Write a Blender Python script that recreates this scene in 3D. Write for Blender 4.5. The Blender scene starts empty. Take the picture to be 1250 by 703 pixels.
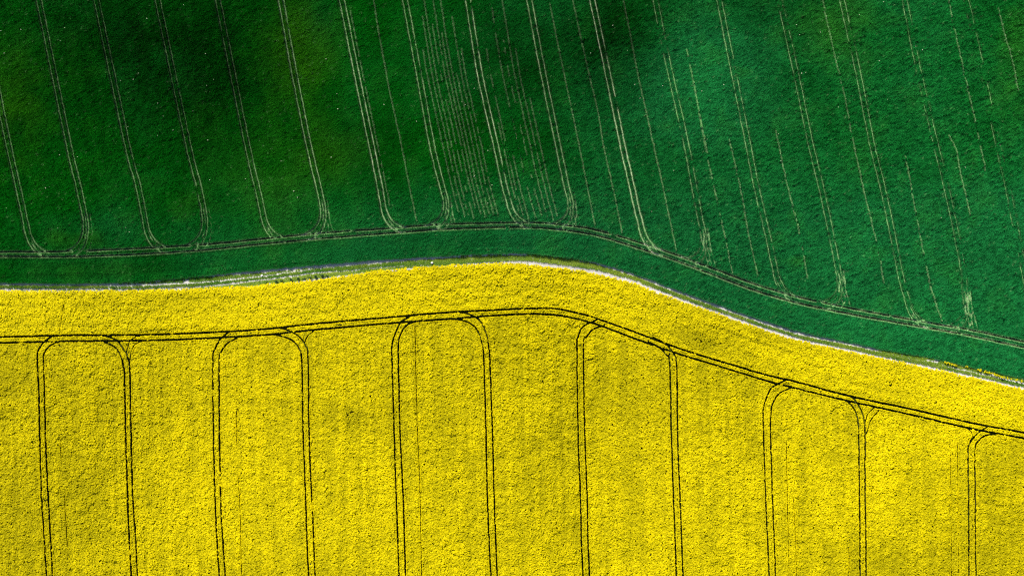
import bpy, bmesh, math, random
import numpy as np
from mathutils import Vector

random.seed(11)
RNG = np.random.default_rng(11)
scene = bpy.context.scene
COL = scene.collection

# ------------------------------------------------------------------ camera
PXM = 4.2                      # photograph pixels per metre on the ground
IMG_W, IMG_H = 1250.0, 703.0
VIEW_W = IMG_W / PXM           # 298 m across the picture
CAM_H = 300.0                  # drone height
cam_data = bpy.data.cameras.new("camera")
cam_data.sensor_width = 36.0
cam_data.lens = 36.0 * CAM_H / VIEW_W
cam_data.clip_start = 1.0
cam_data.clip_end = 9000.0
cam = bpy.data.objects.new("camera", cam_data)
cam.location = (0, 0, CAM_H)
COL.objects.link(cam)
scene.camera = cam

# ------------------------------------------------------------------ light
SUN_ELEV = math.radians(31.0)
SUN_AZ = math.radians(-24.0)   # measured from +Y (top of the picture), negative = towards the left
world = bpy.data.worlds.new("World")
scene.world = world
world.use_nodes = True
wn = world.node_tree.nodes
wl = world.node_tree.links
bg = wn["Background"]
sky = wn.new("ShaderNodeTexSky")
sky.sky_type = 'NISHITA'
sky.sun_disc = False
sky.sun_elevation = SUN_ELEV
sky.sun_rotation = SUN_AZ
wl.new(sky.outputs[0], bg.inputs[0])
bg.inputs[1].default_value = 0.065
sun_data = bpy.data.lights.new("sun", 'SUN')
sun_data.energy = 5.0
sun_data.angle = math.radians(0.5)
sun_data.color = (1.0, 0.95, 0.86)
sun = bpy.data.objects.new("sun", sun_data)
sdir = Vector((math.sin(SUN_AZ) * math.cos(SUN_ELEV), math.cos(SUN_AZ) * math.cos(SUN_ELEV), math.sin(SUN_ELEV)))
sun.rotation_euler = sdir.to_track_quat('Z', 'Y').to_euler()
sun.location = (0, 0, 400)
COL.objects.link(sun)
vs = scene.view_settings
vs.view_transform = 'Standard'
vs.look = 'None'
vs.exposure = 0.75
vs.gamma = 1.0
vs.use_curve_mapping = False
scene.cycles.max_bounces = 5
scene.cycles.diffuse_bounces = 3
scene.cycles.transmission_bounces = 3
scene.cycles.use_denoising = False
scene.cycles.filter_width = 1.1

# ------------------------------------------------------------------ noise, terrain, pixel -> place
def _hash(ix, iy, seed):
    h = (ix.astype(np.int64) * 374761393 + iy.astype(np.int64) * 668265263 + seed * 974711) & 0xFFFFFFFF
    h = ((h ^ (h >> 13)) * 1274126177) & 0xFFFFFFFF
    h = h ^ (h >> 16)
    return (h & 0xFFFFFF) / float(0xFFFFFF)

def noise(x, y, seed=0):
    x = np.asarray(x, float); y = np.asarray(y, float)
    ix = np.floor(x); iy = np.floor(y)
    fx = x - ix; fy = y - iy
    fx = fx * fx * (3 - 2 * fx); fy = fy * fy * (3 - 2 * fy)
    a = _hash(ix, iy, seed); b = _hash(ix + 1, iy, seed)
    c = _hash(ix, iy + 1, seed); d = _hash(ix + 1, iy + 1, seed)
    return (a * (1 - fx) + b * fx) * (1 - fy) + (c * (1 - fx) + d * fx) * fy

def fbm(x, y, seed=0, octv=3):
    s = 0; a = 1; t = 0
    for k in range(octv):
        s = s + a * noise(x * 2 ** k, y * 2 ** k, seed + 17 * k); t += a; a *= 0.5
    return s / t

def sstep(a, b, x):
    t = np.clip((np.asarray(x, float) - a) / (b - a), 0, 1)
    return t * t * (3 - 2 * t)

def terrain(x, y):
    x = np.asarray(x, float); y = np.asarray(y, float)
    fade = 1 - sstep(230, 420, np.sqrt(x * x + y * y))
    z = 1.6 * np.sin(x / 41.0 + 0.6) * np.sin(y / 37.0 + 0.4) + 1.1 * np.sin((x + 0.6 * y) / 29.0 + 1.1) + 0.9 * np.sin(y / 21.0 - x / 70.0)
    # upper-field slopes added for shading: two turned from the sun, one facing it
    z = z + 4.2 * np.tanh((y - 60) / 22.0) * np.exp(-((x + 94) / 30.0) ** 2) + 2.8 * np.tanh((y - 70) / 13.0) * np.exp(-((x - 27) / 15.0) ** 2)
    z = z - 1.8 * np.tanh((y - 60) / 14.0) * np.exp(-((x - 54) / 17.0) ** 2)
    return z * fade

def P(px, py, h=0.0):
    """photograph pixel -> ground place whose top (h above the ground) is seen there"""
    px = np.asarray(px, float); py = np.asarray(py, float)
    dx = (px - IMG_W / 2) / PXM / CAM_H
    dy = -(py - IMG_H / 2) / PXM / CAM_H
    z = np.zeros_like(dx)
    for _ in range(6):
        x = dx * (CAM_H - z); y = dy * (CAM_H - z)
        z = terrain(x, y) + h
    return x, y

def to_px(x, y, h=0.0):
    k = CAM_H / (CAM_H - terrain(x, y) - h)
    return x * k * PXM + IMG_W / 2, IMG_H / 2 - y * k * PXM

WH = 0.6   # canopy height at which green-crop lines are read
RH = 1.15   # same for rapeseed
XMIN, XMAX, YMIN, YMAX = -172.0, 172.0, -106.0, 106.0

def Z(x0, y0, pts):
    return [(x0 + a / 3.906, y0 + b / 3.906) for a, b in pts]

def interp(tab, x):
    t = np.array(tab, float)
    return np.interp(x, t[:, 0], t[:, 1])

def smooth_px(pts, step=3.0):
    """centripetal-free Catmull-Rom through the pixel polyline"""
    p = np.array(pts, float)
    if len(p) == 2:
        n = max(2, int(np.hypot(*(p[1] - p[0])) / step))
        t = np.linspace(0, 1, n)[:, None]
        return p[0] * (1 - t) + p[1] * t
    q = np.vstack([2 * p[0] - p[1], p, 2 * p[-1] - p[-2]])
    out = []
    for i in range(1, len(q) - 2):
        n = max(2, int(np.hypot(*(q[i + 1] - q[i])) / step))
        t = np.linspace(0, 1, n, endpoint=False)[:, None]
        a, b, c, d = q[i - 1], q[i], q[i + 1], q[i + 2]
        out.append(0.5 * (2 * b + (c - a) * t + (2 * a - 5 * b + 4 * c - d) * t ** 2 + (3 * b - a - 3 * c + d) * t ** 3))
    out.append(p[-1:])
    return np.vstack(out)

def world_line(pts, h, step=0.45):
    s = smooth_px(pts)
    x, y = P(s[:, 0], s[:, 1], h)
    d = np.concatenate([[0], np.cumsum(np.hypot(np.diff(x), np.diff(y)))])
    n = max(3, int(d[-1] / step))
    t = np.linspace(0, d[-1], n)
    return np.interp(t, d, x), np.interp(t, d, y), t

# ------------------------------------------------------------------ materials
def new_mat(name):
    m = bpy.data.materials.new(name); m.use_nodes = True
    nt = m.node_tree
    for n in list(nt.nodes): nt.nodes.remove(n)
    out = nt.nodes.new("ShaderNodeOutputMaterial")
    return m, nt, out

def principled(nt, rough=0.8, spec=0.1):
    b = nt.nodes.new("ShaderNodeBsdfPrincipled")
    b.inputs["Roughness"].default_value = rough
    b.inputs["Specular IOR Level"].default_value = spec
    return b

def mixrgb(nt, fac, a, b, blend='MIX'):
    m = nt.nodes.new("ShaderNodeMix"); m.data_type = 'RGBA'; m.blend_type = blend
    for sock, v in ((m.inputs[0], fac), (m.inputs[6], a), (m.inputs[7], b)):
        if hasattr(v, "is_output") or isinstance(v, bpy.types.NodeSocket): nt.links.new(v, sock)
        elif isinstance(v, tuple): sock.default_value = (*v, 1.0)
        else: sock.default_value = v
    return m.outputs[2]

def attr(nt, name, kind='INSTANCER'):
    a = nt.nodes.new("ShaderNodeAttribute"); a.attribute_type = kind; a.attribute_name = name
    return a

def noise_node(nt, scale, detail=4.0, rough=0.6):
    g = nt.nodes.new("ShaderNodeNewGeometry")
    n = nt.nodes.new("ShaderNodeTexNoise")
    n.inputs["Scale"].default_value = scale; n.inputs["Detail"].default_value = detail; n.inputs["Roughness"].default_value = rough
    nt.links.new(g.outputs["Position"], n.inputs["Vector"])
    return n

def ramp(nt, sock, p0, p1):
    m = nt.nodes.new("ShaderNodeMapRange")
    m.inputs[1].default_value = p0; m.inputs[2].default_value = p1
    nt.links.new(sock, m.inputs[0]); return m.outputs[0]

def leafy(nt, out, color, trans=0.3, rough=0.65, spec=0.08):
    b = principled(nt, rough, spec)
    t = nt.nodes.new("ShaderNodeBsdfTranslucent")
    mx = nt.nodes.new("ShaderNodeMixShader"); mx.inputs[0].default_value = trans
    nt.links.new(color, b.inputs["Base Color"]); nt.links.new(color, t.inputs["Color"])
    nt.links.new(b.outputs[0], mx.inputs[1]); nt.links.new(t.outputs[0], mx.inputs[2])
    nt.links.new(mx.outputs[0], out.inputs[0])

def mat_soil(name, c0, c1, scale=0.7):
    m, nt, out = new_mat(name)
    b = principled(nt, 0.95, 0.05)
    n = noise_node(nt, scale, 6.0, 0.7)
    n2 = noise_node(nt, scale * 9, 3.0, 0.7)
    c = mixrgb(nt, ramp(nt, n.outputs[0], 0.35, 0.65), c0, c1)
    c = mixrgb(nt, ramp(nt, n2.outputs[0], 0.35, 0.7), c, tuple(0.72 * v for v in c0))
    nt.links.new(c, b.inputs["Base Color"])
    bp = nt.nodes.new("ShaderNodeBump"); bp.inputs["Strength"].default_value = 0.5; bp.inputs["Distance"].default_value = 0.05
    nt.links.new(n2.outputs[0], bp.inputs["Height"]); nt.links.new(bp.outputs[0], b.inputs["Normal"])
    nt.links.new(b.outputs[0], out.inputs[0])
    return m

M_SOIL = mat_soil("field_soil", (0.30, 0.26, 0.17), (0.42, 0.37, 0.25))
M_RUT_GREEN = mat_soil("rut_soil_dry", (0.50, 0.52, 0.36), (0.64, 0.64, 0.48))
M_RUT_SHADE = mat_soil("rut_soil_shade", (0.06, 0.07, 0.035), (0.09, 0.10, 0.05))  # soil darkened: the crop's shadow in the rut is put into its colour
M_RUT_RAPE = mat_soil("rut_soil_rape_shade", (0.05, 0.05, 0.02), (0.08, 0.075, 0.035))  # soil darkened so the deep shadow between rapeseed walls is in its colour
M_CHALK = mat_soil("chalk_track", (0.60, 0.57, 0.53), (0.80, 0.77, 0.72), 0.5)
M_STONE = mat_soil("pale_stone", (0.72, 0.70, 0.66), (0.82, 0.80, 0.75), 2.0)

def mat_ground():
    m, nt, out = new_mat("ground_soil")
    b = principled(nt, 0.95, 0.05)
    n = noise_node(nt, 0.6, 6.0, 0.7)
    c = mixrgb(nt, ramp(nt, n.outputs[0], 0.35, 0.65), (0.06, 0.065, 0.03), (0.10, 0.10, 0.05))  # ground kept dark: the crop's shade is part of this colour
    # beyond the built crop the sheet is plain pasture
    n2 = noise_node(nt, 0.02, 5.0, 0.6)
    past = mixrgb(nt, ramp(nt, n2.outputs[0], 0.3, 0.7), (0.02, 0.10, 0.02), (0.05, 0.15, 0.03))
    g = nt.nodes.new("ShaderNodeNewGeometry"); s = nt.nodes.new("ShaderNodeSeparateXYZ")
    nt.links.new(g.outputs["Position"], s.inputs[0])
    def outside(sock, lim):
        a = nt.nodes.new("ShaderNodeMath"); a.operation = 'ABSOLUTE'; nt.links.new(sock, a.inputs[0])
        k = nt.nodes.new("ShaderNodeMath"); k.operation = 'GREATER_THAN'; k.inputs[1].default_value = lim
        nt.links.new(a.outputs[0], k.inputs[0]); return k.outputs[0]
    mx = nt.nodes.new("ShaderNodeMath"); mx.operation = 'MAXIMUM'
    nt.links.new(outside(s.outputs[0], XMAX + 2), mx.inputs[0]); nt.links.new(outside(s.outputs[1], YMAX + 2), mx.inputs[1])
    c = mixrgb(nt, mx.outputs[0], c, past)
    nt.links.new(c, b.inputs["Base Color"]); nt.links.new(b.outputs[0], out.inputs[0])
    return m

def mat_wheat():
    m, nt, out = new_mat("green_crop_leaf")
    deep, blue, yel, pale = (0.002, 0.175, 0.006), (0.012, 0.202, 0.048), (0.050, 0.225, 0.003), (0.46, 0.70, 0.34)
    c = mixrgb(nt, attr(nt, "blue").outputs["Fac"], deep, blue)
    c = mixrgb(nt, attr(nt, "yel").outputs["Fac"], c, yel)
    c = mixrgb(nt, attr(nt, "pale").outputs["Fac"], c, pale)
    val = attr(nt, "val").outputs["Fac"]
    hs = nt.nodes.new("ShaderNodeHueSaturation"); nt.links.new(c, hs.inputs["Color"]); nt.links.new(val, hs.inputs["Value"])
    leafy(nt, out, hs.outputs[0], 0.25, 0.7, 0.03)
    return m

def mat_attr_leaf(name, c0, c1, trans=0.3, attr_name="tone"):
    m, nt, out = new_mat(name)
    c = mixrgb(nt, attr(nt, attr_name).outputs["Fac"], c0, c1)
    leafy(nt, out, c, trans)
    return m

def mat_leaf(name, c0, c1, trans=0.3):
    m, nt, out = new_mat(name)
    n = noise_node(nt, 3.0)
    c = mixrgb(nt, ramp(nt, n.outputs[0], 0.3, 0.7), c0, c1)
    leafy(nt, out, c, trans)
    return m

M_GROUND = mat_ground()
M_WHEAT = mat_wheat()
M_PETAL = mat_attr_leaf("rape_petal", (0.49, 0.42, 0.0), (0.82, 0.69, 0.0), 0.25)
M_RAPE_LEAF = mat_attr_leaf("rape_leaf", (0.10, 0.13, 0.004), (0.20, 0.20, 0.006), 0.3)
M_GRASS = mat_attr_leaf("verge_grass", (0.04, 0.24, 0.02), (0.40, 0.52, 0.06), 0.3)
M_BUSH = mat_leaf("bush_leaf", (0.015, 0.06, 0.025), (0.05, 0.12, 0.04), 0.2)
M_BARK = mat_soil("bush_bark", (0.10, 0.07, 0.05), (0.16, 0.12, 0.08), 3.0)
M_PETAL_S = mat_leaf("volunteer_petal", (0.58, 0.52, 0.0), (0.80, 0.70, 0.0), 0.25)
M_STEM_S = mat_leaf("volunteer_stem", (0.06, 0.13, 0.01), (0.12, 0.18, 0.02), 0.2)
M_WHITE = mat_leaf("white_flower", (0.55, 0.62, 0.38), (0.70, 0.74, 0.55), 0.2)

# ------------------------------------------------------------------ object helpers
def link(o, parent=None):
    COL.objects.link(o)
    if parent is not None: o.parent = parent
    return o

def mesh_obj(name, verts, faces, mat, parent=None, smooth=False):
    me = bpy.data.meshes.new(name)
    me.from_pydata([tuple(map(float, v)) for v in verts], [], faces)
    me.materials.append(mat)
    if smooth:
        me.polygons.foreach_set("use_smooth", [True] * len(me.polygons))
    me.update()
    return link(bpy.data.objects.new(name, me), parent)

def tag(o, label=None, cat=None, group=None, kind=None):
    if label: o["label"] = label
    if cat: o["category"] = cat
    if group: o["group"] = group
    if kind: o["kind"] = kind
    return o

def empty(name, loc=(0, 0, 0)):
    o = bpy.data.objects.new(name, None); o.location = loc; o.empty_display_size = 0.5
    return link(o)

# ------------------------------------------------------------------ ground sheet
inner = np.arange(-240, 240.1, 2.0)
tail = np.array([260, 290, 330, 380, 440, 600, 900, 1400, 2200, 3500.0])
gx = np.concatenate([-tail[::-1], inner, tail])
gy = gx.copy()
GX, GY = np.meshgrid(gx, gy)
GZ = terrain(GX, GY)
n = len(gx)
idx = np.arange(n * n).reshape(n, n)
quads = np.stack([idx[:-1, :-1], idx[:-1, 1:], idx[1:, 1:], idx[1:, :-1]], -1).reshape(-1, 4)
g = mesh_obj("ground", np.stack([GX, GY, GZ], -1).reshape(-1, 3), quads.tolist(), M_GROUND, smooth=True)
tag(g, "gently rolling field soil under both crops", kind="structure")

# ------------------------------------------------------------------ lines read from the photograph
WHEAT_EDGE = [(-120, 347), (0, 345.5), (77, 346), (154, 345), (230, 339), (315, 330), (387, 323.5), (464, 317.5), (540, 313), (630, 309.4), (671, 312.5), (722, 319.6),
              (774, 334), (820, 351.6), (876, 372), (935, 392), (981, 406), (1032, 417), (1073, 426), (1135, 437), (1186, 448.6), (1250, 462.6), (1370, 490)]
RAPE_EDGE = [(-120, 356), (0, 355), (77, 354.6), (154, 354), (230, 352), (315, 348), (387, 341), (425, 336), (464, 330), (540, 324), (630, 321), (671, 325), (722, 332),
             (774, 345), (786, 350), (838, 369), (935, 402.5), (981, 416), (1032, 427), (1109, 443.5), (1186, 460), (1250, 475), (1370, 503)]
GH_UP = [(-120, 308.5), (0, 307.6), (77, 307), (154, 304), (243, 299), (308, 293), (387, 285), (464, 279.5), (540, 274), (617, 272), (645, 272), (671, 273), (722, 279.5),
         (774, 294), (825, 311), (876, 330), (928, 349), (981, 364), (1058, 380), (1135, 394), (1186, 403), (1250, 417), (1370, 444)]
GH_LO = [(-120, 314), (0, 313), (77, 313.2), (154, 311), (243, 305.6), (308, 299), (387, 291.5), (464, 285.5), (540, 280), (617, 277.5), (645, 277.8), (671, 279), (722, 286),
         (774, 301), (825, 318), (876, 337.5), (928, 356.5), (981, 371.5), (1058, 387), (1135, 400.5), (1186, 410), (1250, 424), (1370, 451)]
RH_UP = [(-120, 413.5), (0, 411.5), (77, 409.4), (154, 409), (230, 407), (320, 402), (387, 395), (464, 388.4), (540, 382), (625, 377.5), (671, 376.5), (700, 381), (730, 389.5),
         (774, 405), (825, 424), (876, 440), (935, 457.5), (968, 465), (1032, 482), (1109, 498.5), (1186, 516), (1250, 528), (1370, 552)]
RH_LO = [(-120, 421), (0, 418.6), (77, 416.6), (154, 416), (230, 414), (320, 409), (387, 402.5), (464, 395.6), (540, 390), (625, 384), (671, 384), (700, 388.5), (730, 396.5),
         (774, 413), (825, 431), (876, 446.5), (935, 464.5), (968, 473), (1032, 488.5), (1109, 505.5), (1186, 523), (1250, 535), (1370, 559)]

# green-crop tramlines: centre points downwards; turn = +1 bends right into the headland track, -1 bends left
GT = [
    ([(-16, 45), (0, 128), (10, 177), (21, 226), (31, 272)], 1, 0.27, 0.9, 0.95),
    ([(47, 0), (83.5, 177), (95, 226), (103, 264)], -1, 0.27, 0.9, 0.95),
    ([(117.5, 0), (155, 177), (168, 226), (177, 272)], 1, 0.27, 0.9, 0.95),
    ([(192, 0), (229.5, 177), (242, 226), (248.5, 258)], -1, 0.27, 0.9, 0.95),
    ([(265.5, 0), (301.5, 177), (313, 226), (320, 258)], 1, 0.27, 0.9, 0.95),
    ([(342.6, 0), (359, 90), (376.5, 177), (388, 226), (393, 248)], -1, 0.28, 0.5, 0.95),
    ([(417, 0), (435, 90), (453, 177), (463, 226), (467, 250)], 1, 0.29, 0.3, 0.95),
    ([(494, 0), (511, 90), (527, 177), (539, 226), (543, 240)], -1, 0.26, 0.1, 0.9),
    ([(571, 0), (585.5, 90), (605, 177), (615.5, 226), (621, 246)], 1, 0.29, 0.1, 0.95),
    ([(646, 0), (663, 90), (681, 177), (691, 226), (695, 240)], -1, 0.26, 0.0, 0.9),
    ([(723, 0), (742, 90), (760, 177), (771, 226), (778, 258), (781, 268)], 1, 0.29, 0.0, 0.9),
    ([(800, 0), (812.6, 64), (838, 177), (847, 226), (855, 268), (858, 280)], -1, 0.2, 0.0, 0.66),
    ([(878, 0), (896, 90), (913.5, 177), (923, 226), (935, 277), (944, 318), (946, 327)], 1, 0.2, 0.0, 0.7),
    ([(952, 0), (972, 90), (990, 177), (1002, 226), (1013, 277), (1022, 322), (1024, 334)], -1, 0.19, 0.0, 0.68),
    ([(1028, 0), (1048, 90), (1065, 177), (1077, 226), (1088, 277), (1098, 328), (1104, 354), (1107, 362)], 1, 0.19, 0.0, 0.68),
    ([(1104.7, 0), (1122.6, 90), (1143, 177), (1155, 226), (1166, 277), (1176, 328), (1178, 356)], -1, 0.16, 0.1, 0.55),
    ([(1180, 0), (1200, 90), (1219, 177), (1230, 226), (1240, 277), (1250, 329), (1262, 396)], 0, 0.15, 0.5, 0.5),
]
GAUGE = 3.1

def extrap_top(pts, ytop):
    (x0, y0), (x1, y1) = pts[0], pts[1]
    s = (x1 - x0) / (y1 - y0)
    return [(x0 - s * (y0 - ytop), ytop)] + pts

def bez(a, c, e, n=9):
    t = np.linspace(0, 1, n)[:, None]
    a, c, e = map(np.array, (a, c, e))
    return ((1 - t) ** 2 * a + 2 * t * (1 - t) * c + t * t * e).tolist()

# every rut: dict(kind, pts, halfwidth, cover (0..1 bare), h, seed, owner, part name)
RUTS = []
def rut(owner, part, pts, hw, bare, field, edge=1.0, deep=1.0):
    RUTS.append(dict(owner=owner, part=part, pts=pts, hw=hw, bare=bare, field=field, edge=edge, deep=deep))

for k, (c, turn, hw, dark, bare) in enumerate(GT):
    c = extrap_top(c, -95)
    xe, ye = c[-1]
    for s in (-1, 1):
        line = [(x + s * GAUGE, y) for x, y in c]
        xs = xe + s * GAUGE
        if turn > 0:
            tgt = GH_LO if s < 0 else GH_UP
            ex = xs + (29 if s < 0 else 27)
            yh = interp(tgt, ex)
            line = line + bez((xs, ye), (xs + 4.5, yh - 4 - (interp(tgt, ex) - interp(tgt, xs + 4)) * 0.5), (ex, yh))[1:]
        elif turn < 0:
            tgt = GH_UP if s < 0 else GH_LO
            ex = xs - (24 if s < 0 else 21)
            yh = interp(tgt, ex)
            line = line + bez((xs, ye), (xs + 6.5, interp(tgt, xs) - 5), (ex, yh))[1:]
        rut(("g", k), "wheel_rut", line, hw + (0.0 if k < 5 else 0.03 if k < 11 else 0.01), bare, "g", edge=1.0, deep=dark)
    # tyre sweeps left where the machine swung round
    if turn > 0:
        for q in range(3):
            xs = xe + GAUGE + 0.5 + q * 0.4 - (4.5 if q == 2 else 0)
            ex = xs + 14 + 7 * q
            tgt = GH_UP if q < 2 else GH_LO
            yh = interp(tgt, ex)
            rut(("g", k), "turning_mark", bez((xs, ye + 8 + q), (xs + 4 + q, interp(tgt, xs + 6) - 5 - q), (ex, yh)), 0.10, 0.8, "g", 0.9, 0)
    elif turn < 0:
        for q in range(3):
            xs = xe + GAUGE * (-0.8 + 1.15 * q) + 1.5
            ex = xs - 13 + 1.5 * q
            tgt = GH_UP if q < 2 else GH_LO
            yh = interp(tgt, ex)
            rut(("g", k), "turning_mark", bez((xs, ye - 4), (xs + 8.5, interp(tgt, xs) - 8 + q), (ex, yh)), 0.10, 0.8, "g", 0.9, 0)
        if k >= 5:   # straight ends that carry on past the turn
            for q in (-1.2, 0.1, 1.5):
                xs = xe + GAUGE * q
                yh = interp(GH_UP, xs + 7) - 3.5
                rut(("g", k), "turning_mark", [(xs, ye), (xs + 0.24 * (yh - ye), yh)], 0.12, 0.85, "g", 0.9, 0)
rut(("gh", 0), "wheel_rut", GH_UP, 0.48, 1.0, "g", 1.0, 1)
rut(("gh", 0), "wheel_rut", GH_LO, 0.48, 1.0, "g", 1.0, 1)

# thin bare drill rows in the green crop: (points, bare share, half width, label)
t8 = GT[8][0]
t8x = lambda y: interp([(yy, xx) for xx, yy in extrap_top(t8, -95) + [(628, 272)]], y)
ROWS = [
    ([(456, 0), (463.6, 46), (476, 113), (490.5, 179), (499.5, 226), (509, 270)], 0.85, 0.13, "pale dashed bare row midway between the seventh and eighth green tramlines"),
    ([(425, 0), (443, 90), (461, 177), (471, 226), (476, 252)], 0.45, 0.10, "faint broken bare row hugging the right side of the seventh green tramline"),
    ([(671, 5), (684, 69), (702, 154), (708, 183), (716, 224), (726, 275)], 0.6, 0.13, "broken bare row just right of the tenth green tramline"),
    ([(699, 0), (704.5, 25.6), (717, 82), (730, 138), (736.5, 177), (744, 211), (752, 247), (759, 284)], 0.65, 0.14, "broken bare row just left of the eleventh green tramline"),
    ([(761, 0), (766, 26), (781, 102), (794, 159), (799, 183), (809, 226), (817, 265), (825.6, 306)], 0.75, 0.14, "long dashed bare row between the eleventh and twelfth green tramlines"),
    ([(847, 100), (858, 165), (872, 231), (884, 285), (894, 333)], 0.5, 0.14, "dashed bare row right of the twelfth green tramline with a solid pale end"),
    ([(890, 170), (904, 231), (914, 288), (925, 336)], 0.6, 0.13, "dashed bare row just left of the thirteenth green tramline"),
    ([(1004, 0), (1017, 61), (1030, 113), (1040, 166), (1050, 213), (1063, 267), (1072, 305), (1079, 345)], 0.45, 0.13, "dashed bare row between the fourteenth and fifteenth green tramlines"),
    ([(945, 150), (961, 226), (976, 285), (986, 340)], 0.45, 0.13, "dashed bare row between the thirteenth and fourteenth green tramlines"),
    ([(1158, 0), (1163, 26), (1173, 72), (1183, 115), (1196, 175), (1203, 208)], 0.55, 0.13, "dashed bare row just left of the seventeenth green tramline"),
    ([(1219, 10), (1224, 33), (1235, 72), (1243, 110)], 0.6, 0.13, "short dashed bare row near the top right corner of the green field"),
    ([(1105, 190), (1120, 270), (1135, 345), (1150, 392)], 0.35, 0.12, "faint dashed bare row between the fifteenth and sixteenth green tramlines"),
    ([(838, 60), (850, 120), (862, 180), (868, 210)], 0.3, 0.12, "faint broken bare row above the pale blue-green patch of crop"),
    ([(1158, 165), (1167, 183), (1173, 213), (1184, 262)], 0.5, 0.12, "short broken bare row just right of the sixteenth green tramline"),
]
for q, x226, ytop in zip(range(10), (551, 557, 562, 567.5, 573, 577.5, 582, 587.5, 593, 598), (60, 20, -60, 30, 0, 40, -30, 90, 20, 60)):
    ROWS.append(([(x226 + t8x(y) - t8x(226), y) for y in np.linspace(ytop, 264 + random.uniform(-3, 4), 7)], random.uniform(0.4, 0.75), random.uniform(0.09, 0.14), "ROW78 %d" % q))
for q, x226, ytop in zip(range(8), (624.5, 628.5, 634, 643, 651, 657.5, 664, 670), (150, 60, 190, 10, 40, -20, 60, 120)):
    ROWS.append(([(x226 + t8x(y) - t8x(226), y) for y in np.linspace(ytop, 265 + random.uniform(-3, 4), 7)], random.uniform(0.3, 0.65), random.uniform(0.09, 0.14), "ROW89 %d" % q))
for j, (pts, bare, hw, lab) in enumerate(ROWS):
    rut(("row", j), "bare_row", pts, hw * 0.6, min(bare + 0.12, 1), "g", 0.75, 0)

# rapeseed tramlines, each rut traced
A, B, C, D, E, F, G_, H = (0, 350), (310, 350), (620, 350), (930, 350), (0, 523), (310, 523), (620, 523), (930, 523)
def cat2(a, pa, b=None, pb=()):
    pts = Z(*a, pa) + (Z(*b, pb) if b else [])
    (x0, y0), (x1, y1) = pts[-2], pts[-1]
    s = (x1 - x0) / (y1 - y0)
    return pts + [(x1 + s * (800 - y1), 800)]
RT = [
    (cat2(A, [(300, 233), (250, 238), (215, 260), (190, 290), (178, 340), (185, 500), (190, 700)], E, [(198, 300), (210, 500), (222, 700)]),
     cat2(A, [(285, 261), (240, 280), (215, 310), (208, 345), (212, 500), (216, 700)], E, [(228, 300), (240, 500), (251, 700)]), []),
    (cat2(A, [(480, 232), (550, 252), (590, 300), (614, 350), (620, 450), (625, 700)], E, [(632, 300), (645, 500), (655, 700)]),
     cat2(A, [(490, 262), (550, 290), (580, 340), (592, 400), (595, 480), (600, 700)], E, [(608, 300), (615, 500), (627, 700)]),
     [Z(*A, [(603, 310), (615, 270), (635, 246), (665, 236)]), Z(*A, [(620, 345), (630, 300), (648, 272), (680, 259)])]),
    (cat2(A, [(1090, 218), (1050, 250), (1025, 300), (1015, 350), (1018, 700)], E, [(1025, 300), (1033, 500), (1045, 700)]),
     cat2(A, [(1150, 240), (1090, 265), (1055, 310), (1045, 360), (1046, 700)], E, [(1052, 300), (1060, 500), (1074, 700)]), []),
    (cat2(B, [(110, 195), (160, 207), (215, 237), (245, 280), (258, 340), (263, 700)], F, [(275, 300), (284, 500), (291, 700)]),
     cat2(B, [(100, 230), (140, 238), (190, 262), (218, 300), (228, 350), (235, 700)], F, [(246, 300), (252, 500), (261, 700)]),
     [Z(*B, [(243, 265), (256, 235), (295, 205)])]),
    (cat2(B, [(740, 145), (700, 170), (672, 230), (658, 290), (660, 400), (669, 700)], F, [(678, 300), (685, 500), (692, 700)]),
     cat2(B, [(800, 160), (735, 180), (705, 215), (690, 270), (690, 400), (697, 700)], F, [(711, 300), (717, 500), (723, 700)]), []),
    (cat2(B, [(980, 122), (1030, 133), (1075, 160), (1108, 220), (1120, 290), (1125, 350), (1138, 700)], F, [(1145, 300), (1152, 500), (1160, 700)]),
     cat2(B, [(940, 155), (990, 160), (1035, 177), (1070, 215), (1090, 280), (1096, 350), (1107, 700)], F, [(1112, 300), (1120, 500), (1130, 700)]), []),
    (cat2(C, [(430, 155), (360, 190), (335, 240), (330, 300), (335, 700)], G_, [(345, 300), (350, 500), (358, 700)]),
     cat2(C, [(460, 184), (405, 205), (375, 240), (361, 290), (367, 700)], G_, [(377, 300), (382, 500), (389, 700)]), []),
    (cat2(C, [(690, 240), (750, 272), (790, 320), (805, 380), (810, 700)], G_, [(820, 300), (828, 500), (835, 700)]),
     cat2(C, [(670, 265), (720, 288), (755, 325), (772, 370), (780, 700)], G_, [(789, 300), (797, 500), (804, 700)]), []),
    (cat2(D, [(110, 447), (50, 480), (18, 540), (6, 600), (9, 700)], H, [(18, 300), (27, 500), (35, 700)]),
     cat2(D, [(140, 482), (85, 508), (52, 560), (42, 620), (42, 700)], H, [(50, 300), (58, 500), (66, 700)]), []),
    (cat2(D, [(395, 512), (440, 535), (475, 590), (487, 640), (492, 700)], H, [(493, 300), (496, 500), (498, 700)]),
     cat2(D, [(375, 533), (410, 548), (445, 592), (460, 650), (463, 700)], H, [(465, 300), (468, 500), (470, 700)]),
     [Z(*D, [(490, 650), (508, 605), (540, 572)]), Z(*D, [(500, 700), (518, 640), (555, 592)])]),
    (cat2(H, [(1075, -8), (1045, 12), (1012, 40), (988, 80), (984, 120), (986, 300), (988, 700)]),
     cat2(H, [(1110, 28), (1062, 35), (1030, 62), (1016, 105), (1017, 300), (1020, 700)]),
     [Z(*H, [(990, 70), (1004, 28), (985, 4), (950, -14)])]),
]
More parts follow.
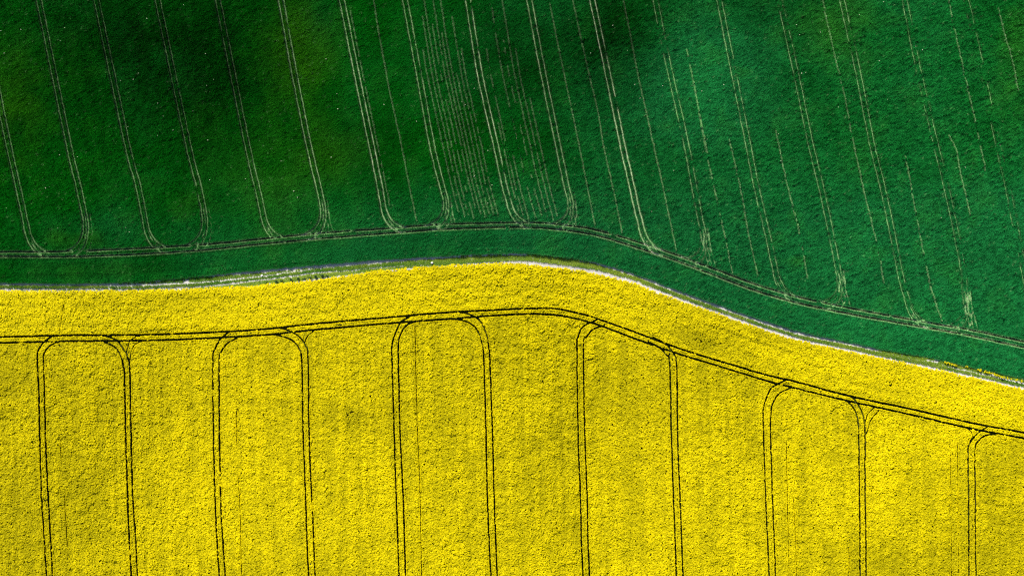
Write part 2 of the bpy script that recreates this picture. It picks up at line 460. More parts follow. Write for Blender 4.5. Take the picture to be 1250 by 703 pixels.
for k, (o, i_, extra) in enumerate(RT):
    rut(("r", k), "wheel_rut", o, 0.29, 1.0, "r")
    rut(("r", k), "wheel_rut", i_, 0.29, 1.0, "r")
    for e in extra:
        rut(("r", k), "turning_mark", e, 0.20, 0.9, "r")
rut(("rh", 0), "wheel_rut", RH_UP, 0.34, 1.0, "r")
rut(("rh", 0), "wheel_rut", RH_LO, 0.34, 1.0, "r")
RROWS = [
    (cat2(B, [(768, 190), (770, 260), (772, 400), (778, 600)], F, [(780, 0), (792, 300), (798, 600)]), 0.8, 0.22, "single dark gap row in the rapeseed right of the fifth tramline"),
    (cat2(H, [(116, 60), (118, 100), (122, 330), (128, 600)]), 0.45, 0.2, "broken dark gap row in the rapeseed right of the ninth tramline"),
    (cat2(H, [(150, 330), (160, 500), (166, 700)]), 0.5, 0.2, "short dark gap row in the rapeseed near the bottom, right of the ninth tramline"),
    (cat2(H, [(900, 120), (902, 300), (905, 700)]), 0.7, 0.2, "left of two dashed gap rows beside the rightmost rapeseed tramline"),
    (cat2(H, [(932, 60), (935, 300), (938, 700)]), 0.7, 0.2, "right of two dashed gap rows beside the rightmost rapeseed tramline"),
    (cat2(E, [(1128, -120), (1130, 100), (1145, 400), (1152, 700)]), 0.4, 0.2, "broken gap row in the rapeseed just right of the third tramline"),
    (cat2(E, [(282, 0), (300, 250), (312, 400), (325, 700)]), 0.35, 0.2, "faint gap row in the rapeseed right of the first tramline"),
    (cat2(H, [(415, 570), (416, 640), (415, 700)]), 0.9, 0.24, "short dark gap row at the bottom edge left of the tenth tramline"),
    (Z(*A, [(284, 205), (290, 170), (297, 130), (302, 85)]), 0.6, 0.16, "short thin gap row crossing the rapeseed headland near the left"),
    (Z(*D, [(610, 480), (622, 455), (636, 430)]), 0.5, 0.16, "short thin gap row crossing the rapeseed headland near the right"),
]
for j, (pts, bare, hw, lab) in enumerate(RROWS):
    rut(("rrow", j), "gap_row", pts, hw * 0.68, min(bare + 0.1, 1), "r")

# ------------------------------------------------------------------ clearance fields (metres from the nearest rut edge)
RES = 0.1
NX, NY = int((XMAX - XMIN) / RES) + 2, int((YMAX - YMIN) / RES) + 2
FIELD = {"g": np.full((NY, NX), 9.0, np.float32), "r": np.full((NY, NX), 9.0, np.float32), "m": np.full((NY, NX), 9.0, np.float32)}
REACH = {"g": 8, "r": 9, "m": 5}
for ri, r in enumerate(RUTS):
    hgt = WH if r["field"] == "g" else RH
    x, y, t = world_line(r["pts"], hgt, 0.10)
    wob = 0.07 * (fbm(t * 0.4, 0 * t + ri * 3.1, 5) - 0.5) * 2
    nx_, ny_ = -np.gradient(y), np.gradient(x)
    nn = np.hypot(nx_, ny_) + 1e-9
    x = x + wob * nx_ / nn; y = y + wob * ny_ / nn
    f = fbm(t * 0.16, 0 * t + ri * 7.7, 9, 3)
    f = 0.5 + (f - 0.5) * 1.5 + (noise(t * 0.75, 0 * t + ri * 5.3, 15) - 0.5) * 0.55
    width = r["hw"] * (0.93 + 0.16 * noise(t * 0.35, 0 * t + ri, 3))
    gone = f > r["bare"]
    width = np.where(gone, width * np.clip(1 - (f - r["bare"]) * 5, -1.2, 1), width)
    r["wx"], r["wy"], r["wt"], r["wwidth"] = x, y, t, width
    fk = "m" if r["part"] == "turning_mark" and r["field"] == "g" else r["field"]
    F_ = FIELD[fk]; R = REACH[fk]
    ix = np.round((x - XMIN) / RES).astype(int); iy = np.round((y - YMIN) / RES).astype(int)
    ok = (ix > R) & (ix < NX - R - 1) & (iy > R) & (iy < NY - R - 1) & (width > -0.05)
    ix, iy, xs, ys, ws = ix[ok], iy[ok], x[ok], y[ok], width[ok]
    for dy in range(-R, R + 1):
        for dx in range(-R, R + 1):
            if dx * dx + dy * dy > R * R: continue
            d = np.hypot(XMIN + (ix + dx) * RES - xs, YMIN + (iy + dy) * RES - ys) - ws
            np.minimum.at(F_, (iy + dy, ix + dx), d.astype(np.float32))

def clearance(field, x, y):
    ix = np.clip(np.round((x - XMIN) / RES).astype(int), 0, NX - 1)
    iy = np.clip(np.round((y - YMIN) / RES).astype(int), 0, NY - 1)
    return FIELD[field][iy, ix]

# ------------------------------------------------------------------ farm track between the fields
def world_curve(tab, h):
    px = np.linspace(-110, 1360, 900)
    s = smooth_px(tab, 2.0)
    py = np.interp(px, s[:, 0], s[:, 1])
    return P(px, py, h)
wx_, wy_ = world_curve(WHEAT_EDGE, 0.25)
rx_, ry_ = world_curve(RAPE_EDGE, 1.0)
hx_, hy_ = world_curve([(a, (b + d) / 2) for (a, b), (c, d) in zip(GH_UP, GH_LO)], WH)
qx_, qy_ = world_curve([(a, (b + d) / 2) for (a, b), (c, d) in zip(RH_UP, RH_LO)], RH)
def edge_y(cx, cy, x): return np.interp(x, cx, cy)
txs = np.arange(XMIN - 4, XMAX + 4, 0.5)
yt = edge_y(wx_, wy_, txs) + 0.7
yb = edge_y(rx_, ry_, txs) - 0.6
rows = 15
verts = []
for j in range(rows):
    t = j / (rows - 1)
    y = yt * (1 - t) + yb * t
    z = terrain(txs, y) + 0.045 + 0.05 * (fbm(txs * 0.5, y * 1.5, 31) - 0.3) - 0.05 * np.exp(-((t - 0.3) / 0.08) ** 2) - 0.05 * np.exp(-((t - 0.82) / 0.08) ** 2)
    verts.append(np.stack([txs, y, z], -1))
verts = np.concatenate(verts)
m_ = len(txs)
fc = [(j * m_ + i, (j + 1) * m_ + i, (j + 1) * m_ + i + 1, j * m_ + i + 1) for j in range(rows - 1) for i in range(m_ - 1)]
trk = mesh_obj("farm_track", verts, fc, M_CHALK, smooth=True)
tag(trk, "pale chalk farm track winding between the green and the yellow field", kind="structure")

# ------------------------------------------------------------------ rut ribbons
GREEN_ORD = ["first", "second", "third", "fourth", "fifth", "sixth", "seventh", "eighth", "ninth", "tenth", "eleventh", "twelfth", "thirteenth", "fourteenth", "fifteenth", "sixteenth", "seventeenth"]
def ribbon(name, x, y, w, mat, parent=None):
    nx_, ny_ = -np.gradient(y), np.gradient(x)
    nn = np.hypot(nx_, ny_) + 1e-9
    nx_, ny_ = nx_ / nn, ny_ / nn
    prof = [(-1.0, 0.02), (-0.62, 0.055), (-0.2, 0.026), (0.2, 0.024), (0.62, 0.055), (1.0, 0.02)]
    V = []
    for a, h in prof:
        X = x + nx_ * a * w; Y = y + ny_ * a * w
        V.append(np.stack([X, Y, terrain(X, Y) + h + 0.012 * (noise(X * 3, Y * 3, 8) - 0.5)], -1))
    V = np.concatenate(V); n = len(x)
    fc = [(j * n + i, (j + 1) * n + i, (j + 1) * n + i + 1, j * n + i + 1) for j in range(len(prof) - 1) for i in range(n - 1)]
    return mesh_obj(name, V, fc, mat, parent, smooth=True)

OWN = {}
def owner_obj(key):
    if key in OWN: return OWN[key]
    typ, k = key
    if typ == "g":
        turn = GT[k][1]
        look = ("dark narrow" if GT[k][3] > 0.6 else "pale double" if k < 11 else "pale broken")
        end = {1: "bending right at its foot", -1: "bending left at its foot", 0: "leaving at right"}[turn]
        o = empty("tramline"); tag(o, f"{look} tramline, {GREEN_ORD[k]} from left in the green field, {end}", "tramline", "tramlines in the green field")
    elif typ == "gh":
        o = empty("headland_tramline"); tag(o, "long curving pair of dark wheel tracks along the green field's edge", "tramline")
    elif typ == "r":
        end = "turning right at its top" if k % 2 == 0 else "turning left at its top"
        o = empty("tramline"); tag(o, f"dark wheel tracks, {GREEN_ORD[k]} from the left in the yellow rapeseed, {end}", "tramline", "tramlines in the rapeseed")
    elif typ == "rh":
        o = empty("headland_tramline"); tag(o, "long curving pair of dark wheel tracks along the rapeseed's upper edge", "tramline")
    OWN[key] = o
    return o

for r in RUTS:
    st = 5
    x, y, w = r["wx"][::st], r["wy"][::st], np.maximum(r["wwidth"][::st], 0.06)
    keep = (x > XMIN) & (x < XMAX) & (y > YMIN) & (y < YMAX)
    x, y, w = x[keep], y[keep], w[keep]
    if len(x) < 3: continue
    typ, k = r["owner"]
    green = r["field"] == "g"
    if typ in ("row", "rrow"):
        o = ribbon(r["part"], x, y, w * 1.1, M_RUT_GREEN if green else M_RUT_RAPE)
        lab = ROWS[k][3] if green else RROWS[k][3]
        if lab.startswith("ROW78"): tag(o, f"{GREEN_ORD[int(lab[6:])]} from left of ten close pale rows between the eighth and ninth green tramlines", "bare row", "close bare rows left of the ninth green tramline")
        elif lab.startswith("ROW89"): tag(o, f"{GREEN_ORD[int(lab[6:])]} from left of eight dotted rows between the ninth and tenth green tramlines", "bare row", "close bare rows right of the ninth green tramline")
        else: tag(o, lab, "bare row")
    else:
        shaded = typ == "gh" or (typ == "g" and GT[k][3] > 0.6)  # these ruts take the soil with the shadow painted in
        ribbon(r["part"], x, y, w * 1.12, (M_RUT_SHADE if shaded else M_RUT_GREEN) if green else M_RUT_RAPE, owner_obj(r["owner"]))

# ------------------------------------------------------------------ plant shapes used by the crops
def plant_mesh(name, verts, faces, mats, mi):
    me = bpy.data.meshes.new(name)
    me.from_pydata(verts, [], faces)
    for m in mats: me.materials.append(m)
    me.polygons.foreach_set("material_index", mi)
    me.update()
    return me

def blade(V, Fc, MI, base, az, length, width, lean, droop, mat=0, seg=3):
    d = Vector((math.cos(az), math.sin(az), 0)); side = Vector((-d.y, d.x, 0))
    p = Vector(base); ang = lean
    i0 = len(V)
    for s in range(seg + 1):
        w = width * (1 - (s / seg) ** 1.6) * 0.5 + 0.004
        V.append(tuple(p + side * w)); V.append(tuple(p - side * w))
        p = p + (d * math.sin(ang) + Vector((0, 0, 1)) * math.cos(ang)) * (length / seg)
        ang += droop / seg
    for s in range(seg):
        a = i0 + 2 * s
        Fc.append((a, a + 1, a + 3, a + 2)); MI.append(mat)

def make_wheat(i, n=26, h=0.72):
    rnd = random.Random(100 + i); V, Fc, MI = [], [], []
    for _ in range(n):
        a = rnd.uniform(0, 2 * math.pi); r = 0.17 * math.sqrt(rnd.random())
        b = (r * math.cos(a), r * math.sin(a), -0.02)
        blade(V, Fc, MI, b, rnd.uniform(0, 2 * math.pi), h * rnd.uniform(0.95, 1.35), rnd.uniform(0.045, 0.075), rnd.uniform(0.03, 0.35), rnd.uniform(0.4, 1.4))
    return plant_mesh("wheat_tuft", V, Fc, [M_WHEAT], MI)

def make_grass(i, n=18, h=0.38):
    rnd = random.Random(300 + i); V, Fc, MI = [], [], []
    for _ in range(n):
        a = rnd.uniform(0, 2 * math.pi); r = 0.14 * math.sqrt(rnd.random())
        blade(V, Fc, MI, (r * math.cos(a), r * math.sin(a), -0.02), rnd.uniform(0, 2 * math.pi), h * rnd.uniform(0.6, 1.3), rnd.uniform(0.03, 0.05), rnd.uniform(0.1, 0.8), rnd.uniform(0.5, 1.4))
    return plant_mesh("grass_tuft", V, Fc, [M_GRASS], MI)

def make_rape(i, mats=(0, 0), h=1.2, n=20, rad=0.28):
    rnd = random.Random(500 + i); V, Fc, MI = [], [], []
    for k in range(n):
        a = rnd.uniform(0, 2 * math.pi); r = rad * math.sqrt(rnd.random())
        top = Vector((r * math.cos(a), r * math.sin(a), h * rnd.uniform(0.93, 1.04) - 0.25 * r))
        # flower head: a small faceted dome of petals with a drooping skirt
        rr = rnd.uniform(0.07, 0.11); hh = rnd.uniform(0.03, 0.07); m = 5; i0 = len(V)
        V.append(tuple(top + Vector((0, 0, hh))))
        ph = rnd.uniform(0, 6)
        for q in range(m):
            an = ph + q * 2 * math.pi / m; kk = rr * rnd.uniform(0.7, 1.25)
            V.append(tuple(top + Vector((kk * math.cos(an), kk * math.sin(an), rnd.uniform(-0.03, 0.03)))))
        for q in range(m):
            Fc.append((i0, i0 + 1 + q, i0 + 1 + (q + 1) % m)); MI.append(0)
        # stalk
        i1 = len(V); s = 0.012; foot = top * 0.25; foot.z = 0.25 * h
        V.extend([tuple(foot + Vector((-s, 0, 0))), tuple(foot + Vector((s, 0, 0))), tuple(top + Vector((s, 0, -0.02))), tuple(top + Vector((-s, 0, -0.02)))])
        Fc.append((i1, i1 + 1, i1 + 2, i1 + 3)); MI.append(1)
    for k in range(9):
        blade(V, Fc, MI, (0, 0, h * rnd.uniform(0.3, 0.72)), rnd.uniform(0, 6.28), rnd.uniform(0.22, 0.36), rnd.uniform(0.07, 0.12), rnd.uniform(0.9, 1.3), rnd.uniform(0.2, 0.8), 1, 2)
    i1 = len(V); s = 0.02
    V.extend([(-s, 0, -0.03), (s, 0, -0.03), (s, 0, h * 0.75), (-s, 0, h * 0.75)]); Fc.append((i1, i1 + 1, i1 + 2, i1 + 3)); MI.append(1)
    return plant_mesh("rapeseed_clump", V, Fc, mats if mats[0] else [M_PETAL, M_RAPE_LEAF], MI)

def make_leafy(i, h=0.45):
    rnd = random.Random(600 + i); V, Fc, MI = [], [], []
    for k in range(11):
        blade(V, Fc, MI, (rnd.uniform(-.05, .05), rnd.uniform(-.05, .05), h * rnd.uniform(0.1, 0.7)), rnd.uniform(0, 6.28), rnd.uniform(0.16, 0.28), rnd.uniform(0.08, 0.13), rnd.uniform(0.6, 1.2), rnd.uniform(0.3, 0.9), 0, 2)
    return plant_mesh("leafy_clump", V, Fc, [M_RAPE_LEAF], MI)

def source_collection(name, meshes):
    c = bpy.data.collections.new(name)
    for i, me in enumerate(meshes):
        c.objects.link(bpy.data.objects.new(f"{me.name}", me))
    return c
SRC_WHEAT = source_collection("wheat_tufts", [make_wheat(i) for i in range(7)])
SRC_GRASS = source_collection("grass_tufts", [make_grass(i) for i in range(5)])
SRC_RAPE = source_collection("rapeseed_clumps", [make_rape(i) for i in range(7)] + [make_leafy(0), make_leafy(1)])

def scatter_group(coll):
    ng = bpy.data.node_groups.new("scatter_" + coll.name, 'GeometryNodeTree')
    ng.interface.new_socket(name="Geometry", in_out='INPUT', socket_type='NodeSocketGeometry')
    ng.interface.new_socket(name="Geometry", in_out='OUTPUT', socket_type='NodeSocketGeometry')
    N, L = ng.nodes, ng.links
    gi, go = N.new("NodeGroupInput"), N.new("NodeGroupOutput")
    ci = N.new("GeometryNodeCollectionInfo"); ci.inputs["Collection"].default_value = coll
    ci.inputs["Separate Children"].default_value = True; ci.inputs["Reset Children"].default_value = True
    ip = N.new("GeometryNodeInstanceOnPoints"); ip.inputs["Pick Instance"].default_value = True
    def na(name, typ):
        a = N.new("GeometryNodeInputNamedAttribute"); a.data_type = typ; a.inputs["Name"].default_value = name
        return a.outputs["Attribute"]
    L.new(gi.outputs[0], ip.inputs["Points"]); L.new(ci.outputs[0], ip.inputs["Instance"])
    L.new(na("variant", 'INT'), ip.inputs["Instance Index"])
    er = N.new("FunctionNodeEulerToRotation"); L.new(na("rot", 'FLOAT_VECTOR'), er.inputs[0]); L.new(er.outputs[0], ip.inputs["Rotation"])
    L.new(na("scl", 'FLOAT_VECTOR'), ip.inputs["Scale"])
    L.new(ip.outputs[0], go.inputs[0])
    return ng
NG = {}
def scatter(name, coll, nvar, x, y, z, rot, scl, attrs, label, category=None, variant=None):
    me = bpy.data.meshes.new(name); n = len(x)
    me.vertices.add(n)
    me.vertices.foreach_set("co", np.stack([x, y, z], -1).astype(np.float32).ravel())
    def put(nm, typ, arr, key):
        a = me.attributes.new(nm, typ, 'POINT'); a.data.foreach_set(key, np.ascontiguousarray(arr).ravel())
    put("variant", 'INT', (RNG.integers(0, nvar, n) if variant is None else variant).astype(np.int32), "value")
    put("rot", 'FLOAT_VECTOR', rot.astype(np.float32), "vector")
    put("scl", 'FLOAT_VECTOR', scl.astype(np.float32), "vector")
    for k, v in attrs.items(): put(k, 'FLOAT', v.astype(np.float32), "value")
    o = link(bpy.data.objects.new(name, me))
    if coll.name not in NG: NG[coll.name] = scatter_group(coll)
    md = o.modifiers.new("plants", 'NODES'); md.node_group = NG[coll.name]
    tag(o, label, category, kind="stuff")
    return o

def jitter_grid(step):
    xs = np.arange(XMIN + 1.5, XMAX - 1.5, step); ys = np.arange(YMIN + 1.5, YMAX - 1.5, step)
    X, Y = np.meshgrid(xs, ys)
    X = X + RNG.uniform(-0.5, 0.5, X.shape) * step; Y = Y + RNG.uniform(-0.5, 0.5, Y.shape) * step
    return X.ravel(), Y.ravel()

def blob(px, py, cx, cy, rx, ry):
    return np.exp(-(((px - cx) / rx) ** 2 + ((py - cy) / ry) ** 2))

# rows of plants standing right along both sides of every rut; skirt = low yellowed leaves spilling into it
def rut_sides(field, step, off, jit, parts, inside=0.0):
    X, Y = [], []
    for r in RUTS:
        if r["field"] != field or r["part"] not in parts: continue
        t = np.arange(0, r["wt"][-1], step)
        for side in (-1, 1):
            tt = t + RNG.uniform(-0.4, 0.4, len(t)) * step
            x = np.interp(tt, r["wt"], r["wx"]); y = np.interp(tt, r["wt"], r["wy"]); w = np.interp(tt, r["wt"], r["wwidth"])
            nx_, ny_ = -np.gradient(y), np.gradient(x); nn = np.hypot(nx_, ny_) + 1e-9
            d = side * (w + off + RNG.normal(0, jit, len(t)))
            x, y = x + nx_ / nn * d, y + ny_ / nn * d
            k = (w > 0.04) & (x > XMIN + 1) & (x < XMAX - 1) & (y > YMIN + 1) & (y < YMAX - 1)
            k &= clearance(field, x, y) > off * 0.5 - inside
            X.append(x[k]); Y.append(y[k])
    return np.concatenate(X), np.concatenate(Y)

# ------------------------------------------------------------------ green crop
x, y = jitter_grid(0.315)
cl = np.minimum(clearance("g", x, y), clearance("m", x, y))
k = cl > 0.10
x, y = x[k], y[k]
role = np.zeros(len(x))
ax, ay = rut_sides("g", 0.10, 0.075, 0.010, ("wheel_rut",))
bx, by = rut_sides("g", 0.10, -0.08, 0.025, ("wheel_rut",), 0.12)
rowx, rowy = [], []
for r in RUTS:
    if r["part"] == "bare_row":
        t = np.arange(0, r["wt"][-1], 0.085); w = np.interp(t, r["wt"], r["wwidth"])
        k = w > 0.02
        rowx.append((np.interp(t, r["wt"], r["wx"]) + RNG.normal(0, 0.04, len(t)))[k]); rowy.append((np.interp(t, r["wt"], r["wy"]) + RNG.normal(0, 0.04, len(t)))[k])
cx_, cy_ = np.concatenate(rowx), np.concatenate(rowy)
mx_, my_ = [], []
for r in RUTS:
    if r["field"] == "g" and r["part"] == "turning_mark":
        t = np.arange(0, r["wt"][-1], 0.13)
        mx_.append(np.interp(t, r["wt"], r["wx"]) + RNG.normal(0, 0.03, len(t))); my_.append(np.interp(t, r["wt"], r["wy"]) + RNG.normal(0, 0.03, len(t)))
bx = np.concatenate([bx] + mx_); by = np.concatenate([by] + my_)
ex_ = np.arange(XMIN + 1, XMAX - 1, 0.09); eyy = edge_y(wx_, wy_, ex_) + 0.10 + 0.35 * (fbm(ex_ * 0.6, 0 * ex_, 41) - 0.5) + RNG.normal(0, 0.03, len(ex_))
x = np.concatenate([x, ax, bx, cx_, ex_]); y = np.concatenate([y, ay, by, cy_, eyy + 0.06])
role = np.concatenate([role, np.full(len(ax), 1), np.full(len(bx), 2), np.full(len(cx_), 3), np.full(len(ex_), 1)])
ey = edge_y(wx_, wy_, x)
keep = y > ey + 0.10 + 0.35 * (fbm(x * 0.6, 0 * x, 41) - 0.5)
x, y, ey, role = x[keep], y[keep], ey[keep], role[keep]
cl = clearance("g", x, y); clm = clearance("m", x, y)
px, py = to_px(x, y, WH)
inhead = y < edge_y(hx_, hy_, x)
edge = np.exp(-np.maximum(cl, 0) / 0.16) * (cl < 0.9)
n1 = fbm(px / 95, py / 95, 61, 4); n2 = fbm(px / 22, py / 22, 71, 3); n3 = noise(px / 5.5 + py / 9, py / 4.0, 81)
blue = sstep(480, 760, px) * 0.55 + 0.5 * sstep(180, 290, py) * sstep(0, 500, px) + 0.25 * sstep(250, 320, py)
blue += 0.85 * blob(px, py, 860, 95, 80, 75) + 0.35 * blob(px, py, 130, 275, 90, 22) + 0.35 * blob(px, py, 390, 20, 22, 40) + 0.3 * blob(px, py, 1220, 330, 90, 70) + 0.25 * blob(px, py, 560, 250, 120, 40)
blue -= 0.35 * blob(px, py, 760, 50, 60, 70)
blue = np.clip(blue + (n1 - 0.5) * 0.6 + (n2 - 0.5) * 0.35, 0, 1.1)
yel = 0.75 * blob(px, py, 365, 60, 40, 60) + 0.45 * blob(px, py, 15, 120, 50, 70) + 0.4 * blob(px, py, 400, 190, 40, 40) + 0.45 * blob(px, py, 340, 240, 60, 90) * 0.6
yel += 0.35 * blob(px, py, 1010, 30, 60, 40) + 0.3 * blob(px, py, 1240, 60, 25, 70) + 0.35 * blob(px, py, 90, 292, 40, 12) + 0.25 * blob(px, py, 240, 250, 40, 20) + 0.25 * blob(px, py, 100, 330, 140, 14) + 0.35 * blob(px, py, 975, 318, 14, 8)
yel = np.clip(yel + (n2 - 0.55) * 0.5, 0, 1)
val = 0.95 + (n1 - 0.5) * 0.3 + (n2 - 0.5) * 0.35 + RNG.normal(0, 0.09, len(x))
val -= 0.50 * blob(px, py, 255, 90, 75, 120) + 0.34 * blob(px, py, 140, 70, 80, 80) + 0.2 * blob(px, py, 600, 90, 90, 60) + 0.48 * blob(px, py, 745, 55, 60, 75) + 0.22 * blob(px, py, 440, 170, 60, 40) + 0.2 * blob(px, py, 620, 40, 70, 60) + 0.25 * blob(px, py, 90, 20, 100, 50) + 0.15 * blob(px, py, 930, 10, 60, 30)  # darkened patches: broad field shade put into the crop colour
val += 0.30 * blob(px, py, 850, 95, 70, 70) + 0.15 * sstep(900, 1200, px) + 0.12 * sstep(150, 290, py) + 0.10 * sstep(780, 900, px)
gst = np.where(inhead, noise((y - ey) * 1.1, x * 0.03, 401), noise((x + 0.21 * y) * 0.75, y * 0.035, 411)) - 0.5
broad = fbm((x + 0.7 * y) * 0.16, (y - 0.4 * x) * 0.28, 421, 3) - 0.5
val += np.where(inhead, 0.45, 0.22) * gst + 0.25 * broad
val = np.clip(val, 0.3, 1.8)
pale = np.where(role == 2, 0.40 + 0.6 * RNG.random(len(x)), np.where(role == 1, 0.10, np.where(role == 3, 0.25 + 0.6 * RNG.random(len(x)), 0.0)))
pale = np.where(RNG.random(len(x)) < 0.008, 0.25, pale)
right = sstep(560, 820, px)
hs = 1.06 - 0.24 * right - 0.06 * inhead + 0.12 * ((role == 1) & (y < ey + 0.5))
relief = (fbm((x + 0.6 * y) * 0.55, (y - 0.5 * x) * 1.15, 91, 3) - 0.5)
hs = hs * (1 + 0.16 * gst + 0.35 * broad + relief * (0.9 + 0.7 * right) * np.where(inhead, 0.75, 1)) * RNG.uniform(0.93, 1.07, len(x))
hs = np.clip(hs, 0.4, 1.6)
hs = np.where(role == 2, hs * 0.5, np.where(role == 3, hs * 1.06, hs))
lay = 0.9 * (0.6 + 0.6 * right) * (role == 0)
rot = np.stack([RNG.normal(0, 0.07, len(x)) + lay * (fbm((x + 0.6 * y) * 0.7, (y - 0.5 * x) * 1.4, 301, 2) - 0.5), RNG.normal(0, 0.07, len(x)) + lay * (fbm(x * 0.9, y * 1.1, 311, 2) - 0.5), RNG.uniform(-0.5, 0.5, len(x))], -1)
wd = RNG.uniform(0.9, 1.15, len(x)) * np.where(role == 1, 0.42, np.where(role == 2, 0.55, np.where(role == 3, 0.5, 1.0))) * np.where((role == 0) & (cl < 0.3), 0.7, 1.0)
scl = np.stack([wd, wd, hs], -1)
z = terrain(x, y)
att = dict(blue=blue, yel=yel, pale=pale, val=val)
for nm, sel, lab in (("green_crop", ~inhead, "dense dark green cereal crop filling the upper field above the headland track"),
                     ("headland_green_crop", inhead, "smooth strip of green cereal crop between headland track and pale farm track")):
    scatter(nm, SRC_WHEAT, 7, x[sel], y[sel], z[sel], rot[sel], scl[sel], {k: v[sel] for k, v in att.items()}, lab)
print("green tufts", len(x))

# ------------------------------------------------------------------ rapeseed
x, y = jitter_grid(0.36)
k = clearance("r", x, y) > 0.19
x, y = x[k], y[k]
ax, ay = rut_sides("r", 0.10, 0.12, 0.022, ("wheel_rut", "turning_mark", "gap_row"))
bx, by = rut_sides("r", 0.26, -0.10, 0.05, ("wheel_rut", "turning_mark", "gap_row"), 0.2)
role = np.concatenate([np.zeros(len(x)), np.ones(len(ax)), np.full(len(bx), 2)])
x = np.concatenate([x, ax, bx]); y = np.concatenate([y, ay, by])
ey = edge_y(rx_, ry_, x)
keep = y < ey - np.interp(x, [-150, -10, 5, 95, 115, 170], [0.12, 0.12, 0.25, 0.20, 0.05, 0.05]) + 0.5 * (fbm(x * 0.5, 0 * x, 43) - 0.5)
x, y, ey, role = x[keep], y[keep], ey[keep], role[keep]
px, py = to_px(x, y, RH)
cl = clearance("r", x, y)
holes = np.zeros(len(x))
for cx, cy, rr in ((109, 482, 2.6), (328, 475, 3.0), (430, 503, 3.2), (436, 506, 3.0), (424, 507, 2.6), (441, 504, 2.0), (850, 414, 3.0), (856, 417, 2.6), (1143, 492, 2.6), (1136, 489, 2.0), (747, 531, 2.0), (55, 610, 3.5), (56, 617, 3.0), (462, 652, 2.0), (662, 467, 2.2), (780, 468, 2.0)):
    holes = np.maximum(holes, 1.15 - np.hypot(px - cx, py - cy) / rr)
for (ax, ay, bx, by, w) in ((425, 335.5, 445, 332.5, 1.0), (470, 333, 484, 331, 1.0), (496, 329, 503, 328.5, 1.0)):
    t = np.clip(((px - ax) * (bx - ax) + (py - ay) * (by - ay)) / ((bx - ax) ** 2 + (by - ay) ** 2), 0, 1)
    holes = np.maximum(holes, 1.15 - np.hypot(px - ax - t * (bx - ax), py - ay - t * (by - ay)) / (w * 1.6))
keep = (holes < RNG.uniform(0.15, 0.9, len(x)))
x, y, ey, cl, px, py, role = x[keep], y[keep], ey[keep], cl[keep], px[keep], py[keep], role[keep]
inhead = y > edge_y(qx_, qy_, x)
n1 = fbm(px / 120, py / 120, 161, 4); n2 = fbm(px / 16, py / 16, 171, 3)
streak = noise((x + 0.03 * y) * 0.9, y * 0.05, 181) - 0.5
hstreak = noise((y - ey) * 0.9, x * 0.03, 191) - 0.5
st_ = np.where(inhead, hstreak, streak)
relief = 0.62 * (fbm(x * 0.42 + 0.2 * y, y * 0.5, 201, 2) - 0.5) + 0.55 * (fbm(x * 0.95, y * 0.95, 203, 2) - 0.5)
fine = RNG.normal(0, 1, len(x))
hs = 1.0 + 0.62 * relief + 0.17 * st_ + 0.03 * fine + 0.12 * (n2 - 0.5)
hs *= 1 - 0.25 * np.exp(-np.maximum(ey - y, 0) / 0.5)
hs = np.clip(hs, 0.55, 1.35)
tone = 0.52 + 0.85 * (n1 - 0.5) + 0.7 * (n2 - 0.5) + 0.5 * relief + 0.55 * st_ + 0.16 * fine
tone += 0.22 * inhead
for cx, cy, rx0, ry0, a in ((850, 412, 40, 14, 0.5), (430, 508, 30, 12, 0.5), (1000, 420, 60, 14, 0.15), (30, 460, 60, 40, 0.3), (10, 640, 90, 120, 0.45), (1240, 680, 90, 80, 0.35), (1230, 560, 60, 60, 0.2), (1100, 690, 120, 30, 0.3), (760, 450, 40, 30, 0.2)):  # duller patches; the lower-corner ones put lens vignetting into the petal colour
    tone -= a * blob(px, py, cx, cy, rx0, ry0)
tone = np.clip(np.where(role == 1, tone + 0.3, tone), 0, 1)  # plants along ruts brightened: their sunlit rim painted into the petal tone
rot = np.stack([RNG.normal(0, 0.10, len(x)), RNG.normal(0, 0.10, len(x)), RNG.uniform(0, 6.283, len(x))], -1) * np.where(role == 1, 0.4, 1.0)[:, None]
wd = RNG.uniform(0.95, 1.2, len(x)) * np.where(role == 1, 0.46, 1.0)
scl = np.stack([wd, wd, hs], -1)
z = terrain(x, y)
var = np.where(role == 2, RNG.integers(0, 2, len(x)), 2 + RNG.integers(0, 7, len(x)))   # the collection is read in name order: two leafy clumps first
for nm, sel, lab in (("rapeseed_crop", ~inhead, "bright yellow flowering rapeseed filling the lower field below its headland track"),
                     ("headland_rapeseed_crop", inhead, "bright yellow rapeseed strip between the headland track and pale farm track")):
    scatter(nm, SRC_RAPE, 7, x[sel], y[sel], z[sel], rot[sel], scl[sel], dict(tone=tone[sel]), lab, None, var[sel])
print("rape clumps", len(x))

